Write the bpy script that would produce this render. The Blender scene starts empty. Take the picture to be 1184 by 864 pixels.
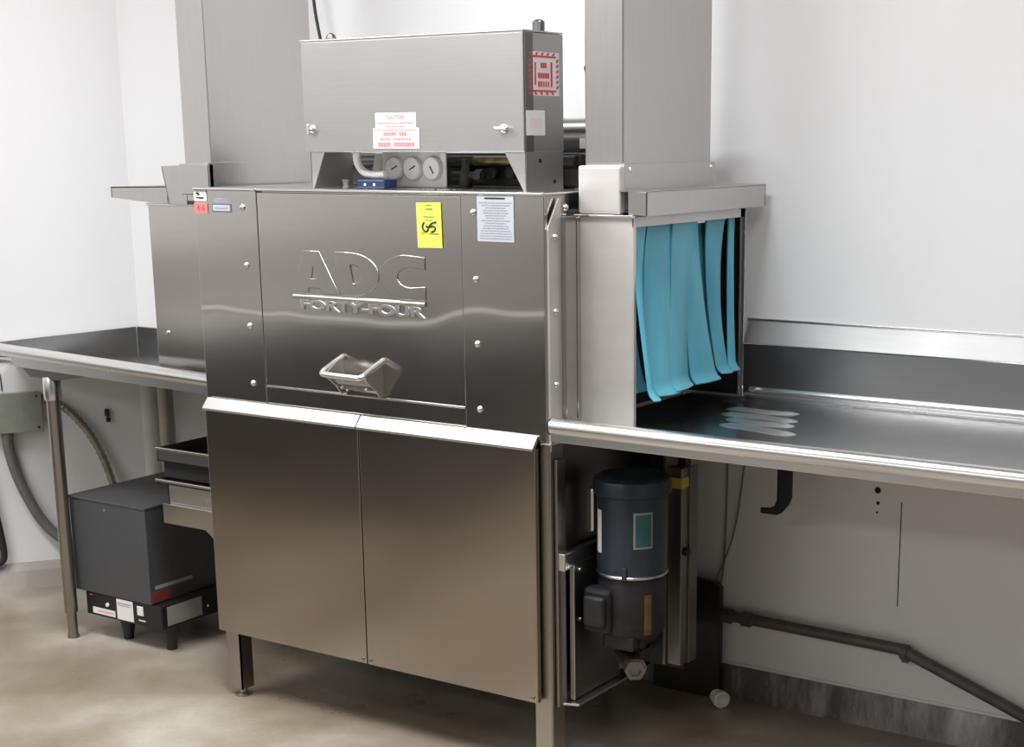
import bpy, bmesh, math, random
from mathutils import Vector, Matrix
random.seed(4)
S = bpy.context.scene
COL = S.collection
PI = math.pi

# ---------------------------------------------------------------- materials
def nmat(name):
    m = bpy.data.materials.new(name); m.use_nodes = True
    nt = m.node_tree; b = nt.nodes['Principled BSDF']
    return m, nt, b

def ramp(nt, fac, stops):
    r = nt.nodes.new('ShaderNodeValToRGB'); e = r.color_ramp.elements
    while len(e) < len(stops): e.new(.5)
    for k, (p, c) in enumerate(stops):
        e[k].position = p; e[k].color = (*c, 1) if len(c) == 3 else c
    nt.links.new(fac, r.inputs[0]); return r

def noise(nt, scale, vec_scale=(1, 1, 1), detail=4, rough=.55):
    tc = nt.nodes.new('ShaderNodeTexCoord'); mp = nt.nodes.new('ShaderNodeMapping')
    mp.inputs['Scale'].default_value = vec_scale
    n = nt.nodes.new('ShaderNodeTexNoise'); n.inputs['Scale'].default_value = scale
    n.inputs['Detail'].default_value = detail; n.inputs['Roughness'].default_value = rough
    nt.links.new(tc.outputs['Object'], mp.inputs[0]); nt.links.new(mp.outputs[0], n.inputs['Vector'])
    return n

def steel(name, col=(.56, .54, .51), rough=.28, grain=(1, 1, 60), var=.025, bump=.006, wave=0.0, wscale=2.0):
    m, nt, b = nmat(name)
    b.inputs['Metallic'].default_value = 1
    n = noise(nt, 6, grain, 3)
    lo = tuple(c*(1-var) for c in col); hi = tuple(min(1, c*(1+var)) for c in col)
    r = ramp(nt, n.outputs['Fac'], [(.3, lo), (.7, hi)]); nt.links.new(r.outputs[0], b.inputs['Base Color'])
    n2 = noise(nt, 3.0, (1, 1, 1), 5)
    mr = nt.nodes.new('ShaderNodeMapRange'); mr.inputs['To Min'].default_value = rough*.85; mr.inputs['To Max'].default_value = rough*1.2
    nt.links.new(n2.outputs['Fac'], mr.inputs['Value']); nt.links.new(mr.outputs[0], b.inputs['Roughness'])
    bp = nt.nodes.new('ShaderNodeBump'); bp.inputs['Strength'].default_value = bump; bp.inputs['Distance'].default_value = .002
    nt.links.new(n.outputs['Fac'], bp.inputs['Height']); out = bp
    if wave:
        n3 = noise(nt, wscale, (1, 1, 1), 1)
        b2 = nt.nodes.new('ShaderNodeBump'); b2.inputs['Strength'].default_value = wave; b2.inputs['Distance'].default_value = .02
        nt.links.new(n3.outputs['Fac'], b2.inputs['Height']); nt.links.new(bp.outputs[0], b2.inputs['Normal']); out = b2
    nt.links.new(out.outputs[0], b.inputs['Normal'])
    return m

def plain(name, col, rough=.5, metal=0, var=.08, scale=12, bump=0, spec=.5):
    m, nt, b = nmat(name)
    n = noise(nt, scale, (1, 1, 1), 4)
    lo = tuple(c*(1-var) for c in col); hi = tuple(min(1, c*(1+var)) for c in col)
    r = ramp(nt, n.outputs['Fac'], [(.3, lo), (.7, hi)]); nt.links.new(r.outputs[0], b.inputs['Base Color'])
    b.inputs['Roughness'].default_value = rough; b.inputs['Metallic'].default_value = metal
    b.inputs['Specular IOR Level'].default_value = spec
    if bump:
        bp = nt.nodes.new('ShaderNodeBump'); bp.inputs['Strength'].default_value = bump; bp.inputs['Distance'].default_value = .004
        nt.links.new(n.outputs['Fac'], bp.inputs['Height']); nt.links.new(bp.outputs[0], b.inputs['Normal'])
    return m

M = {}
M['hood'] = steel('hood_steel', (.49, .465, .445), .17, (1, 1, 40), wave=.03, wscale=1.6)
M['door'] = steel('cabinet_door_steel', (.39, .345, .305), .20, (1, 1, 50))  # warm tint puts the tan floor's reflection into the base colour
def creased(name, **k):
    m = steel(name, **k); nt = m.node_tree; b = nt.nodes['Principled BSDF']; L = nt.links
    tc = nt.nodes.new('ShaderNodeTexCoord'); sp = nt.nodes.new('ShaderNodeSeparateXYZ'); L.new(tc.outputs['Object'], sp.inputs[0])
    def ma(op, a, c=None):
        n = nt.nodes.new('ShaderNodeMath'); n.operation = op
        for i, v in enumerate((a, c)):
            if v is None: continue
            if isinstance(v, (int, float)): n.inputs[i].default_value = v
            else: L.new(v, n.inputs[i])
        return n.outputs[0]
    mr = nt.nodes.new('ShaderNodeMapRange'); mr.interpolation_type = 'SMOOTHSTEP'
    mr.inputs['From Min'].default_value = .16; mr.inputs['From Max'].default_value = .42; mr.inputs['To Min'].default_value = 1.098; mr.inputs['To Max'].default_value = 1.143
    L.new(sp.outputs['X'], mr.inputs['Value'])
    nz = noise(nt, 5, (1, .01, .01), 1)
    line = ma('ADD', mr.outputs[0], ma('MULTIPLY', ma('SUBTRACT', nz.outputs['Fac'], .5), .035))
    d = ma('DIVIDE', ma('SUBTRACT', sp.outputs['Z'], line), .0045)
    g = ma('DIVIDE', 1.0, ma('ADD', 1.0, ma('EXPONENT', d)))
    bp = nt.nodes.new('ShaderNodeBump'); bp.inputs['Strength'].default_value = 1; bp.inputs['Distance'].default_value = .0016
    L.new(g, bp.inputs['Height']); L.new(b.inputs['Normal'].links[0].from_socket, bp.inputs['Normal']); L.new(bp.outputs[0], b.inputs['Normal'])
    return m
M['hood_skin'] = creased('hood_skin_steel', col=(.49, .465, .445), rough=.17, grain=(1, 1, 40), wave=.03, wscale=1.6)
M['duct'] = steel('duct_steel', (.52, .51, .50), .30, (40, 40, 1))
M['box'] = steel('box_steel', (.52, .51, .50), .40, (1, 1, 50))
M['bright'] = steel('polished_steel', (.80, .79, .77), .20, (1, 1, 8))
M['tunnel'] = steel('tunnel_steel', (.72, .70, .68), .55, (1, 1, 2), var=.06)
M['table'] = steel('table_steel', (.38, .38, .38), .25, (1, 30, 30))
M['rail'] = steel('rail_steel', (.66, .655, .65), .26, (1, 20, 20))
M['splash'] = steel('splash_steel', (.26, .26, .265), .33, (1, 4, 40))
M['lip'] = steel('folded_lip_steel', (.50, .49, .48), .42, (1, 1, 20))
M['splash_dark'] = steel('dark_splash_steel', (.24, .24, .24), .24, (1, 4, 20))  # darker steel for the left upstand
M['flange'] = steel('satin_flange_steel', (.40, .40, .40), .52, (1, 4, 20))
M['rib'] = steel('streak_rib_steel', (.60, .60, .60), .36, (1, 4, 20))  # paler than the pan, paints in the reflection streaks
M['mid_steel'] = steel('mid_grey_steel', (.26, .25, .23), .42, (1, 1, 4))  # mid-dark steel tone
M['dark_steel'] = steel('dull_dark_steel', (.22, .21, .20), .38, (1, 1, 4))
M['leg'] = steel('leg_steel', (.37, .34, .31), .32, (20, 20, 1))
M['black'] = plain('black_paint', (.018, .018, .019), .45)
M['blackhole'] = plain('black_interior', (.008, .008, .008), .8)  # near-black stands in for the shade inside openings and gaps
M['heater'] = plain('grey_enamel', (.085, .088, .095), .42, .3, .06, 60)
M['heater_black'] = plain('black_base_paint', (.012, .012, .012), .4)
M['motor'] = plain('blue_black_motor_paint', (.027, .037, .051), .34, .2, .2, 20)
M['pump'] = plain('cast_iron_dark', (.018, .018, .020), .5, .2, .3, 30, .3)
M['white_plastic'] = plain('white_plastic', (.80, .80, .78), .35, var=.03)
M['sticker'] = plain('sticker_white', (.80, .78, .78), .5, var=.02)
M['sticker_pink'] = plain('sticker_pinkish_white', (.80, .68, .68), .5, var=.03)
M['sticker_grey'] = plain('sticker_grey_white', (.50, .52, .56), .5, var=.04)
M['sticker_aged'] = plain('sticker_aged', (.30, .30, .28), .5, var=.15)
M['red_print'] = plain('red_print', (.60, .06, .07), .5, var=.1)
M['pink_print'] = plain('pale_red_print', (.72, .26, .27), .5, var=.1)
M['red_sticker'] = plain('red_sticker', (.72, .22, .22), .5, var=.06)
M['maroon'] = plain('maroon_sticker', (.22, .03, .03), .5, var=.1)
M['black_print'] = plain('black_print', (.02, .02, .02), .5)
M['grey_print'] = plain('grey_print', (.34, .36, .41), .5)
M['olive_print'] = plain('olive_print', (.30, .36, .05), .5)
M['blue_print'] = plain('slate_blue_print', (.13, .16, .24), .5)
M['yellow'] = plain('fluorescent_yellow_tag', (.70, .88, .12), .5, var=.02)
M['yellow_label'] = plain('yellow_label', (.55, .45, .05), .5)
M['teal_label'] = plain('teal_label', (.02, .10, .11), .4, var=.3)
M['blue_clamp'] = plain('navy_plastic', (.012, .022, .075), .35)
M['gauge_plate'] = plain('gauge_plate_grey', (.78, .77, .75), .45, .0, .05)
M['gauge_face'] = plain('gauge_face', (.88, .88, .87), .3, var=.02)
M['brass'] = plain('tarnished_brass', (.20, .14, .06), .35, .9, .3, 30)
M['pipe_dark'] = plain('dark_pipe', (.05, .048, .045), .45, .4, .3, 20)
M['jbox'] = plain('grey_green_paint', (.27, .29, .245), .5, var=.12, scale=20)
M['conduit'] = plain('grey_conduit', (.17, .175, .175), .45, .2, .15, 25)
M['conduit_beige'] = plain('flexible_metal_conduit', (.30, .28, .23), .4, .6, .15, 30)
M['wall_conduit'] = plain('painted_grey_conduit', (.10, .105, .105), .5, .2, .2, 20)
M['pvc'] = plain('off_white_pipe', (.58, .58, .53), .45, var=.08, scale=6)
M['tan_pipe'] = plain('tan_pipe', (.40, .35, .29), .45, .3, .1, 6)
M['cable'] = plain('black_cable', (.012, .012, .012), .5)
M['wire_beige'] = plain('beige_wire', (.20, .18, .13), .6)
M['ceiling'] = plain('ceiling_paint', (.80, .80, .78), .8, var=.02)
M['cord'] = plain('reflection_bench_dark', (.05, .05, .05), .4)  # dark fronts of the added reflection benches
M['mat'] = plain('reflection_mat_dark', (.03, .028, .026), .7, var=.2)  # dark tone of the added reflection mat

# curtain
m, nt, b = nmat('blue_rubber'); M['curtain'] = m
n = noise(nt, 8, (1, 1, .4), 3)
r = ramp(nt, n.outputs['Fac'], [(.3, (.085, .39, .53)), (.7, (.135, .50, .64))]); nt.links.new(r.outputs[0], b.inputs['Base Color'])
b.inputs['Roughness'].default_value = .42

# walls
def wallmat(name, base, stain):
    m, nt, b = nmat(name)
    n = noise(nt, 1.3, (1, 1, .6), 6, .6)
    r = ramp(nt, n.outputs['Fac'], [(.28, stain), (.52, base)]); nt.links.new(r.outputs[0], b.inputs['Base Color'])
    b.inputs['Roughness'].default_value = .38
    n2 = noise(nt, 40, (1, 1, 1), 3)
    bp = nt.nodes.new('ShaderNodeBump'); bp.inputs['Strength'].default_value = .04; bp.inputs['Distance'].default_value = .003
    nt.links.new(n2.outputs['Fac'], bp.inputs['Height']); nt.links.new(bp.outputs[0], b.inputs['Normal'])
    return m
M['wall'] = wallmat('white_panel_wall', (.82, .82, .83), (.77, .77, .775))
M['wall_room'] = wallmat('room_wall', (.38, .365, .35), (.34, .325, .31))

# floor
m, nt, b = nmat('tan_epoxy_floor'); M['floor'] = m
n = noise(nt, 1.5, (1, 1, 1), 6, .50)
n2 = noise(nt, 60, (1, 1, 1), 2)
r = ramp(nt, n.outputs['Fac'], [(.30, (.18, .14, .092)), (.45, (.265, .218, .16)), (.54, (.34, .295, .23)), (.66, (.50, .46, .395))])  # pale stops paint in lit patches; darker ones carry stains and shade
mx = nt.nodes.new('ShaderNodeMixRGB'); mx.blend_type = 'MULTIPLY'; mx.inputs[0].default_value = .25
r2 = ramp(nt, n2.outputs['Fac'], [(.35, (.75, .72, .68)), (.65, (1, 1, 1))])
nt.links.new(r.outputs[0], mx.inputs[1]); nt.links.new(r2.outputs[0], mx.inputs[2]); nt.links.new(mx.outputs[0], b.inputs['Base Color'])
r3 = ramp(nt, n.outputs['Fac'], [(.35, (.25,)*3), (.7, (.42,)*3)]); nt.links.new(r3.outputs[0], b.inputs['Roughness'])
bp = nt.nodes.new('ShaderNodeBump'); bp.inputs['Strength'].default_value = .12; bp.inputs['Distance'].default_value = .003
nt.links.new(n2.outputs['Fac'], bp.inputs['Height']); nt.links.new(bp.outputs[0], b.inputs['Normal'])

# stained metal curb / concrete curb
def curb(name, a, c):
    m, nt, b = nmat(name)
    n = noise(nt, 5, (1, 1, .25), 7, .7)
    r = ramp(nt, n.outputs['Fac'], [(.44, a), (.58, tuple((p+q)/2 for p, q in zip(a, c))), (.68, c)])
    nt.links.new(r.outputs[0], b.inputs['Base Color']); b.inputs['Roughness'].default_value = .5; b.inputs['Metallic'].default_value = .3
    return m
M['curb'] = curb('stained_metal_curb', (.11, .11, .108), (.60, .60, .59))
M['curb2'] = curb('concrete_curb', (.26, .235, .205), (.36, .33, .29))

# ---------------------------------------------------------------- mesh helpers
class MB:
    def __init__(s): s.bm = bmesh.new()
    def _merge(s, t):
        me = bpy.data.meshes.new('t'); t.to_mesh(me); t.free(); s.bm.from_mesh(me); bpy.data.meshes.remove(me)
    def box(s, x0, x1, y0, y1, z0, z1, bev=0, seg=2, mtx=None):
        t = bmesh.new(); bmesh.ops.create_cube(t, size=1)
        sx, sy, sz = abs(x1-x0), abs(y1-y0), abs(z1-z0)
        for v in t.verts: v.co = Vector(((x0+x1)/2+v.co.x*sx, (y0+y1)/2+v.co.y*sy, (z0+z1)/2+v.co.z*sz))
        if bev: bmesh.ops.bevel(t, geom=t.edges[:], offset=min(bev, sx*.45, sy*.45, sz*.45), segments=seg, affect='EDGES', profile=.5)
        if mtx is not None: bmesh.ops.transform(t, matrix=mtx, verts=t.verts)
        s._merge(t); return s
    def prism(s, pts, ext, bev=0):
        """pts: 3D outline, ext: extrusion vector"""
        t = bmesh.new(); ext = Vector(ext)
        a = [t.verts.new(Vector(p)) for p in pts]; b = [t.verts.new(Vector(p)+ext) for p in pts]
        n = len(a); t.faces.new(a[::-1]); t.faces.new(b)
        for i in range(n): t.faces.new((a[i], a[(i+1) % n], b[(i+1) % n], b[i]))
        bmesh.ops.recalc_face_normals(t, faces=t.faces)
        if bev: bmesh.ops.bevel(t, geom=t.edges[:], offset=bev, segments=2, affect='EDGES', profile=.5)
        s._merge(t); return s
    def tube(s, path, r, seg=16, caps=True, smooth_path=0, ridges=None):
        P = [Vector(p) for p in path]
        if smooth_path:
            Q = []
            n = len(P)
            for i in range(n-1):
                p0, p1, p2, p3 = P[max(i-1, 0)], P[i], P[i+1], P[min(i+2, n-1)]
                for k in range(smooth_path):
                    u = k/smooth_path
                    Q.append(.5*((2*p1)+(-p0+p2)*u+(2*p0-5*p1+4*p2-p3)*u*u+(-p0+3*p1-3*p2+p3)*u**3))
            Q.append(P[-1]); P = Q
        t = bmesh.new(); rings = []; prev = None
        for i, p in enumerate(P):
            d = (P[min(i+1, len(P)-1)]-P[max(i-1, 0)]).normalized()
            if prev is None:
                u = d.orthogonal().normalized()
            else:
                u = (prev-d*prev.dot(d)).normalized()
            prev = u; v = d.cross(u)
            rr = r(i/(len(P)-1)) if callable(r) else r
            if ridges and i % 2: rr *= ridges
            rings.append([t.verts.new(p+rr*(math.cos(2*PI*k/seg)*u+math.sin(2*PI*k/seg)*v)) for k in range(seg)])
        for a, b in zip(rings, rings[1:]):
            for k in range(seg):
                f = t.faces.new((a[k], a[(k+1) % seg], b[(k+1) % seg], b[k])); f.smooth = True
        if caps: t.faces.new(rings[0][::-1]); t.faces.new(rings[-1])
        bmesh.ops.recalc_face_normals(t, faces=t.faces)
        s._merge(t); return s
    def lathe(s, prof, origin, axis='Z', seg=32):
        """prof: list of (radius, height)"""
        t = bmesh.new(); rings = []
        ax = {'Z': Matrix.Identity(3), 'Y': Matrix(((1, 0, 0), (0, 0, -1), (0, 1, 0))), 'X': Matrix(((0, 0, 1), (0, 1, 0), (-1, 0, 0)))}
        A = ax[axis] if isinstance(axis, str) else axis
        O = Vector(origin)
        for (r_, h) in prof:
            rings.append([t.verts.new(O+A@Vector((max(r_, 1e-5)*math.cos(2*PI*k/seg), max(r_, 1e-5)*math.sin(2*PI*k/seg), h))) for k in range(seg)])
        for a, b in zip(rings, rings[1:]):
            for k in range(seg):
                f = t.faces.new((a[k], a[(k+1) % seg], b[(k+1) % seg], b[k])); f.smooth = True
        t.faces.new(rings[0][::-1]); t.faces.new(rings[-1])
        bmesh.ops.recalc_face_normals(t, faces=t.faces)
        s._merge(t); return s
    def grid(s, fn, nu, nv, thick=.003):
        """sheet with real thickness; fn(u,v)->point"""
        t = bmesh.new(); g = [[t.verts.new(Vector(fn(i/nu, j/nv))) for j in range(nv+1)] for i in range(nu+1)]
        for i in range(nu):
            for j in range(nv):
                f = t.faces.new((g[i][j], g[i+1][j], g[i+1][j+1], g[i][j+1])); f.smooth = True
        t.normal_update()
        bmesh.ops.recalc_face_normals(t, faces=t.faces)
        bmesh.ops.solidify(t, geom=t.faces[:], thickness=thick)
        for f in t.faces: f.smooth = True
        s._merge(t); return s

OFF = {}
def finish(name, bm_or_mb, mat, parent=None, base=None, autosmooth=True):
    bm = bm_or_mb.bm if isinstance(bm_or_mb, MB) else bm_or_mb
    me = bpy.data.meshes.new(name); bm.to_mesh(me); bm.free()
    me.materials.append(M[mat] if isinstance(mat, str) else mat)
    o = bpy.data.objects.new(name, me); COL.objects.link(o)
    if parent is not None:
        L = OFF[parent]; o.parent = parent
        me.transform(Matrix.Translation(-L)); OFF[o] = L
    else:
        if base is None:
            xs = [v.co for v in me.vertices]
            mn = Vector((min(c.x for c in xs), min(c.y for c in xs), min(c.z for c in xs)))
            mx_ = Vector((max(c.x for c in xs), max(c.y for c in xs), max(c.z for c in xs)))
            L = Vector(((mn.x+mx_.x)/2, (mn.y+mx_.y)/2, mn.z))
        else: L = Vector(base)
        me.transform(Matrix.Translation(-L)); o.location = L; OFF[o] = L
    if autosmooth:
        bm2 = bmesh.new(); bm2.from_mesh(me)
        for e in bm2.edges:
            if len(e.link_faces) == 2 and e.calc_face_angle(0) > math.radians(40): e.smooth = False
        bm2.to_mesh(me); bm2.free()
    return o

def thing(name, label, cat, loc, group=None):
    o = bpy.data.objects.new(name, None); COL.objects.link(o); o.location = loc; o.empty_display_size = .05
    o['label'] = label; o['category'] = cat
    if group: o['group'] = group
    OFF[o] = Vector(loc); return o
def tag(o, label, cat, group=None):
    o['label'] = label; o['category'] = cat
    if group: o['group'] = group
    return o
def struct(name, mb, mat):
    o = finish(name, mb, mat, base=(0, 0, 0)); o['kind'] = 'structure'; return o

def text_obj(s, size, mtx, name, mat, parent, ext=.0004, bevel=0, sx=1, offset=0, bold=False, space=1):
    cu = bpy.data.curves.new('t', 'FONT'); cu.body = s; cu.size = size; cu.extrude = ext
    cu.align_x = 'CENTER'; cu.align_y = 'CENTER'; cu.bevel_depth = bevel; cu.bevel_resolution = 2; cu.offset = offset
    cu.space_character = space
    ob = bpy.data.objects.new('t', cu); COL.objects.link(ob)
    bpy.context.view_layer.update()
    me = bpy.data.meshes.new_from_object(ob.evaluated_get(bpy.context.evaluated_depsgraph_get()))
    bpy.data.objects.remove(ob)
    me.transform(Matrix.Diagonal((sx, 1, 1, 1))); me.transform(mtx)
    bm = bmesh.new(); bm.from_mesh(me); bpy.data.meshes.remove(me)
    return finish(name, bm, mat, parent)

def curve2d(loops, ext, bevel, mtx, name, mat, parent):
    cu = bpy.data.curves.new('t', 'CURVE'); cu.dimensions = '2D'; cu.fill_mode = 'BOTH'; cu.extrude = ext; cu.bevel_depth = bevel; cu.bevel_resolution = 3
    for lp in loops:
        sp = cu.splines.new('POLY'); sp.points.add(len(lp)-1); sp.use_cyclic_u = True
        for i, (x, y) in enumerate(lp): sp.points[i].co = (x, y, 0, 1)
    ob = bpy.data.objects.new('t', cu); COL.objects.link(ob); bpy.context.view_layer.update()
    me = bpy.data.meshes.new_from_object(ob.evaluated_get(bpy.context.evaluated_depsgraph_get()))
    bpy.data.objects.remove(ob); me.transform(mtx)
    bm = bmesh.new(); bm.from_mesh(me); bpy.data.meshes.remove(me)
    return finish(name, bm, mat, parent)

# plane frames: FRONT faces -Y (x right, z up); SIDE faces +X (u = +Y, v = z)
def FRONT(x, y, z): return Matrix(((1, 0, 0, x), (0, 0, -1, y), (0, 1, 0, z), (0, 0, 0, 1)))
def SIDE(x, y, z): return Matrix(((0, 0, 1, x), (1, 0, 0, y), (0, 1, 0, z), (0, 0, 0, 1)))

def sticker_front(name, x0, x1, z0, z1, y, mat, parent, tilt=0):
    mb = MB(); cx, cz = (x0+x1)/2, (z0+z1)/2; w, h = (x1-x0)/2, (z1-z0)/2
    R = Matrix.Translation((cx, y, cz)) @ Matrix.Rotation(tilt, 4, 'Y')
    mb.box(-w, w, -.0012, .0004, -h, h, .0003, 1, R)
    return finish(name, mb, mat, parent)
def bars_front(mbs, rows, y):
    for (x0, x1, z0, z1) in rows: mbs.box(x0, x1, y-.0006, y, z0, z1)

# ---------------------------------------------------------------- the room
RX0, RX1, RY0, RY1, RZ = -2.3, 4.3, -5.6, .75, 2.85
CX, CY = -1.125, .75                     # corner of back wall and slanted wall
ux, uy = -.6117, -.7912; nx, ny = .7912, -.6117
def OW(s, z, out=0): return Vector((CX+ux*s+nx*out, CY+uy*s+ny*out, z))
SL = (RX0-CX)/ux
LY = CY+uy*SL
struct('floor', MB().prism([(RX0, RY0, -.1), (RX1, RY0, -.1), (RX1, RY1, -.1), (CX, RY1, -.1), (RX0, LY, -.1)], (0, 0, .1)), 'floor')
struct('ceiling', MB().prism([(RX0, RY0, RZ), (RX1, RY0, RZ), (RX1, RY1, RZ), (CX, RY1, RZ), (RX0, LY, RZ)], (0, 0, .1)), 'ceiling')
wb = struct('wall_back', MB().box(CX-.05, RX1, RY1, RY1+.1, 0, RZ), 'wall')
a, b_ = OW(0, 0), OW(SL, 0)
struct('wall_left', MB().prism([a, b_, b_+Vector((-nx*.1, -ny*.1, 0)), a+Vector((-nx*.1, -ny*.1, 0))], (0, 0, RZ)), 'wall')
struct('wall_far_left', MB().box(RX0-.1, RX0, RY0, LY, 0, RZ), 'wall')
struct('reflection_trim', MB().box(RX0, RX0+.006, RY0, LY-.02, 0, 1.06, .001), 'wall_room')  # added unseen grey panel, dims the lower wall in the hood's reflection
struct('wall_right', MB().box(RX1, RX1+.1, RY0, RY1, 0, RZ), 'wall_room')
struct('wall_opposite', MB().box(RX0, RX1, RY0-.1, RY0, 0, RZ), 'wall_room')
# curb along the back wall (right) and along the slanted wall
struct('baseboard_back', MB().prism([(.9, .75, 0), (.9, .726, 0), (.9, .738, .092), (.9, .75, .092)], (RX1-.9, 0, 0)), 'curb')
p = [OW(0, 0), OW(SL, 0)]
mb = MB().prism([OW(0, 0), OW(0, 0, .05), OW(0, .06, .02), OW(0, .085, .003), OW(0, .085, 0)], (ux*SL, uy*SL, 0))
struct('baseboard_left', mb, 'curb2')
struct('trim_1', MB().box(CX+.02, RX1, .744, .7502, .085, .100, .001), 'white_plastic')      # pale edge above the curb
# seam between wall panels, small holes
sm = finish('panel_seam', MB().box(1.705, 1.7072, .7485, .7505, .34, .62), 'pipe_dark', wb)
for (x, z, r_) in ((1.640, .644, .0085), (1.642, .610, .0045), (1.640, .585, .003), (1.639, .672, .003)):
    finish('screw_hole', MB().lathe([(r_, 0), (r_, .0012)], (x, .750, z), Matrix(((1, 0, 0), (0, 0, -1), (0, 1, 0))), 16), 'blackhole', wb)

# added unseen benches along the far left wall, placed for their reflections in the steel
def bench(x0, x1, y0, y1, h, label):
    t = thing('reflection_bench', label, 'bench', ((x0+x1)/2, (y0+y1)/2, 0), 'added unseen reflection benches')
    finish('cabinet_body', MB().box(x0, x1-.03, y0+.01, y1-.01, .1, h-.045, .006), 'cord', t)
    finish('plinth', MB().box(x0, x1-.08, y0+.02, y1-.02, 0, .1), 'black', t)
    finish('worktop', MB().box(x0, x1, y0, y1, h-.045, h, .006), 'white_plastic', t)
bench(-2.29, -1.80, -3.29, -1.35, .77, 'added unseen dark bench with a white worktop for steel reflections, the taller one')
bench(-2.29, -1.80, -5.5, -3.31, .60, 'added unseen dark bench with a white worktop for steel reflections, the lower one')
mb = MB().box(-1.76, -.55, -4.3, -1.65, .0005, .012, .004)  # added unseen mat, darkens the floor reflected in the doors
for k in range(21): mb.box(-1.71, -.60, -4.25+k*.125, -4.21+k*.125, .011, .0135)
tag(finish('reflection_mat', mb, 'mat'), 'added unseen dark ribbed floor mat for steel reflections, in front of the white topped benches', 'mat')

# ---------------------------------------------------------------- dishwasher
W = 1.118; ZM = .8415; ZT = 1.415; D = .66
dw = thing('conveyor_dishwasher', 'large stainless steel conveyor dishwasher with raised lettering and two cabinet doors below', 'dishwasher', (W/2, .3, 0))
# hood: body block (behind), front skins
mb = MB().box(.006, W-.006, .012, D, ZM, ZT-.004, .003)
finish('hood_body', mb, 'hood', dw)
# top cap with folded bright lip
mb = MB().box(0, W, -.004, D+.004, ZT-.005, ZT, .0015)
mb.box(0, .226, -.0075, .004, ZT-.007, ZT+.0015, .0025, 3); mb.box(.232, W, -.0075, .004, ZT-.007, ZT+.0015, .0025, 3)
finish('hood_top', mb, 'bright', dw)
# left fixed panel, right fixed panel (with bottom strips), centre sliding door
fl = MB().box(0, .2235, 0, .012, ZM, ZT-.006, .0015)
fl.box(.2235, .886, .003, .012, ZM, .9055, .001)
finish('left_front_panel', fl, 'hood_skin', dw)
fr = MB().box(.884, W, -.003, .012, ZM, ZT-.006, .0015)
finish('right_front_panel', fr, 'hood_skin', dw)
door = finish('hood_door', MB().box(.2275, .883, -.0015, .0105, .9065, ZT-.010, .0015), 'hood_skin', dw)
finish('door_sill', MB().prism([(.2275, .004, .9065), (.2275, -.007, .9065), (.2275, -.004, .9025), (.2275, .004, .9025)], (.655, 0, 0)), 'rail', dw)
finish('door_guide', MB().box(.2238, .2272, .001, .006, .905, ZT-.012), 'blackhole', dw)
# panel bolts
for (x, z, y) in ((.173, 1.366, 0), (.177, 1.218, 0), (.177, 1.06, 0), (.178, .908, 0), (.919, 1.368, -.003), (.923, 1.214, -.003), (.924, 1.062, -.003), (.927, .906, -.003)):
    finish('panel_bolt', MB().lathe([(.0085, 0), (.0085, .0015), (.0065, .005), (.003, .0068), (.0005, .0072)], (x, y, z), Matrix(((1, 0, 0), (0, 0, -1), (0, 1, 0))), 16), 'bright', dw)

# raised lettering
def arc(cx, cy, rx, ry, a0, a1, n=18): return [(cx+rx*math.cos(math.radians(a0+(a1-a0)*k/n)), cy+ry*math.sin(math.radians(a0+(a1-a0)*k/n))) for k in range(n+1)]
Hh = .104
A = [(0, 0), (.036, Hh), (.088, Hh), (.149, 0), (.094, 0), (.088, .013), (.048, .013), (.044, 0)]
Ah = [(.055, .034), (.078, .034), (.066, .070)]
Dd = [(.122, Hh), (.150, Hh)]+arc(.178, Hh/2, .078, Hh/2, 80, -80)+[(.150, 0), (.136, 0)]
Dd = [(.142, Hh), (.178, Hh)]+arc(.190, Hh/2, .090, Hh/2, 85, -85)+[(.178, 0), (.156, 0)]
Dh = [(.188, .076)]+arc(.200, Hh/2, .028, .024, 80, -80)+[(.196, .028)]
Cc = arc(.368, Hh/2, .083, Hh/2, 90, 270, 24)+[(.424, 0), (.424, .030)]+arc(.380, Hh/2, .042, .026, 270, 90, 18)+[(.424, .074), (.424, Hh-.004)]
Lt = FRONT(.346, -.0015, 1.158)
for nm, lp in (('a', [A, Ah]), ('d', [Dd, Dh]), ('c', [Cc])):
    curve2d(lp, .0012, .0018, Lt, 'raised_letter', 'hood', door)
finish('raised_bar', MB().tube([(.342, -.002, 1.147), (.77, -.002, 1.147)], .0062, 12), 'rail', door)
text_obj('FORTY-FOUR', .034, FRONT(.562, -.0018, 1.126), 'raised_letters', 'rail', door, ext=.0018, bevel=.0012, sx=1.95, offset=.0008)
# door handle: two cheek plates, bar, curved back plate
hd = finish('door_handle', MB().tube([(.500, -.003, 1.002), (.490, -.055, .977), (.490, -.070, .970), (.500, -.077, .967), (.530, -.078, .966), (.590, -.078, .965), (.612, -.077, .965), (.619, -.070, .968), (.622, -.060, .973), (.634, -.003, 1.002)], .0078, 14, smooth_path=4), 'bright', door)
for (x0, x1) in ((.500, .504), (.626, .630)):
    mb = MB().prism([(x0, -.002, 1.003), (x0, -.012, 1.003), (x0, -.072, .970), (x0, -.066, .956), (x0, -.036, .932), (x0, -.018, .910), (x0, -.002, .910)], (x1-x0, 0, 0))
    finish('handle_cheek', mb, 'rail', hd)
mb = MB().grid(lambda u, v: (.504+.122*u, -.003-.060*math.sin(v*1.1), .916+.045*v), 4, 8, .002)
finish('handle_apron', mb, 'hood', hd)
for (x, z) in ((.512, .929), (.592, .930)):
    finish('handle_screw', MB().lathe([(.006, 0), (.005, .004), (.001, .006)], (x, -.024, z), Matrix(((1, 0, 0), (0, 0, -1), (0, 1, 0))), 12), 'bright', hd)

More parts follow.
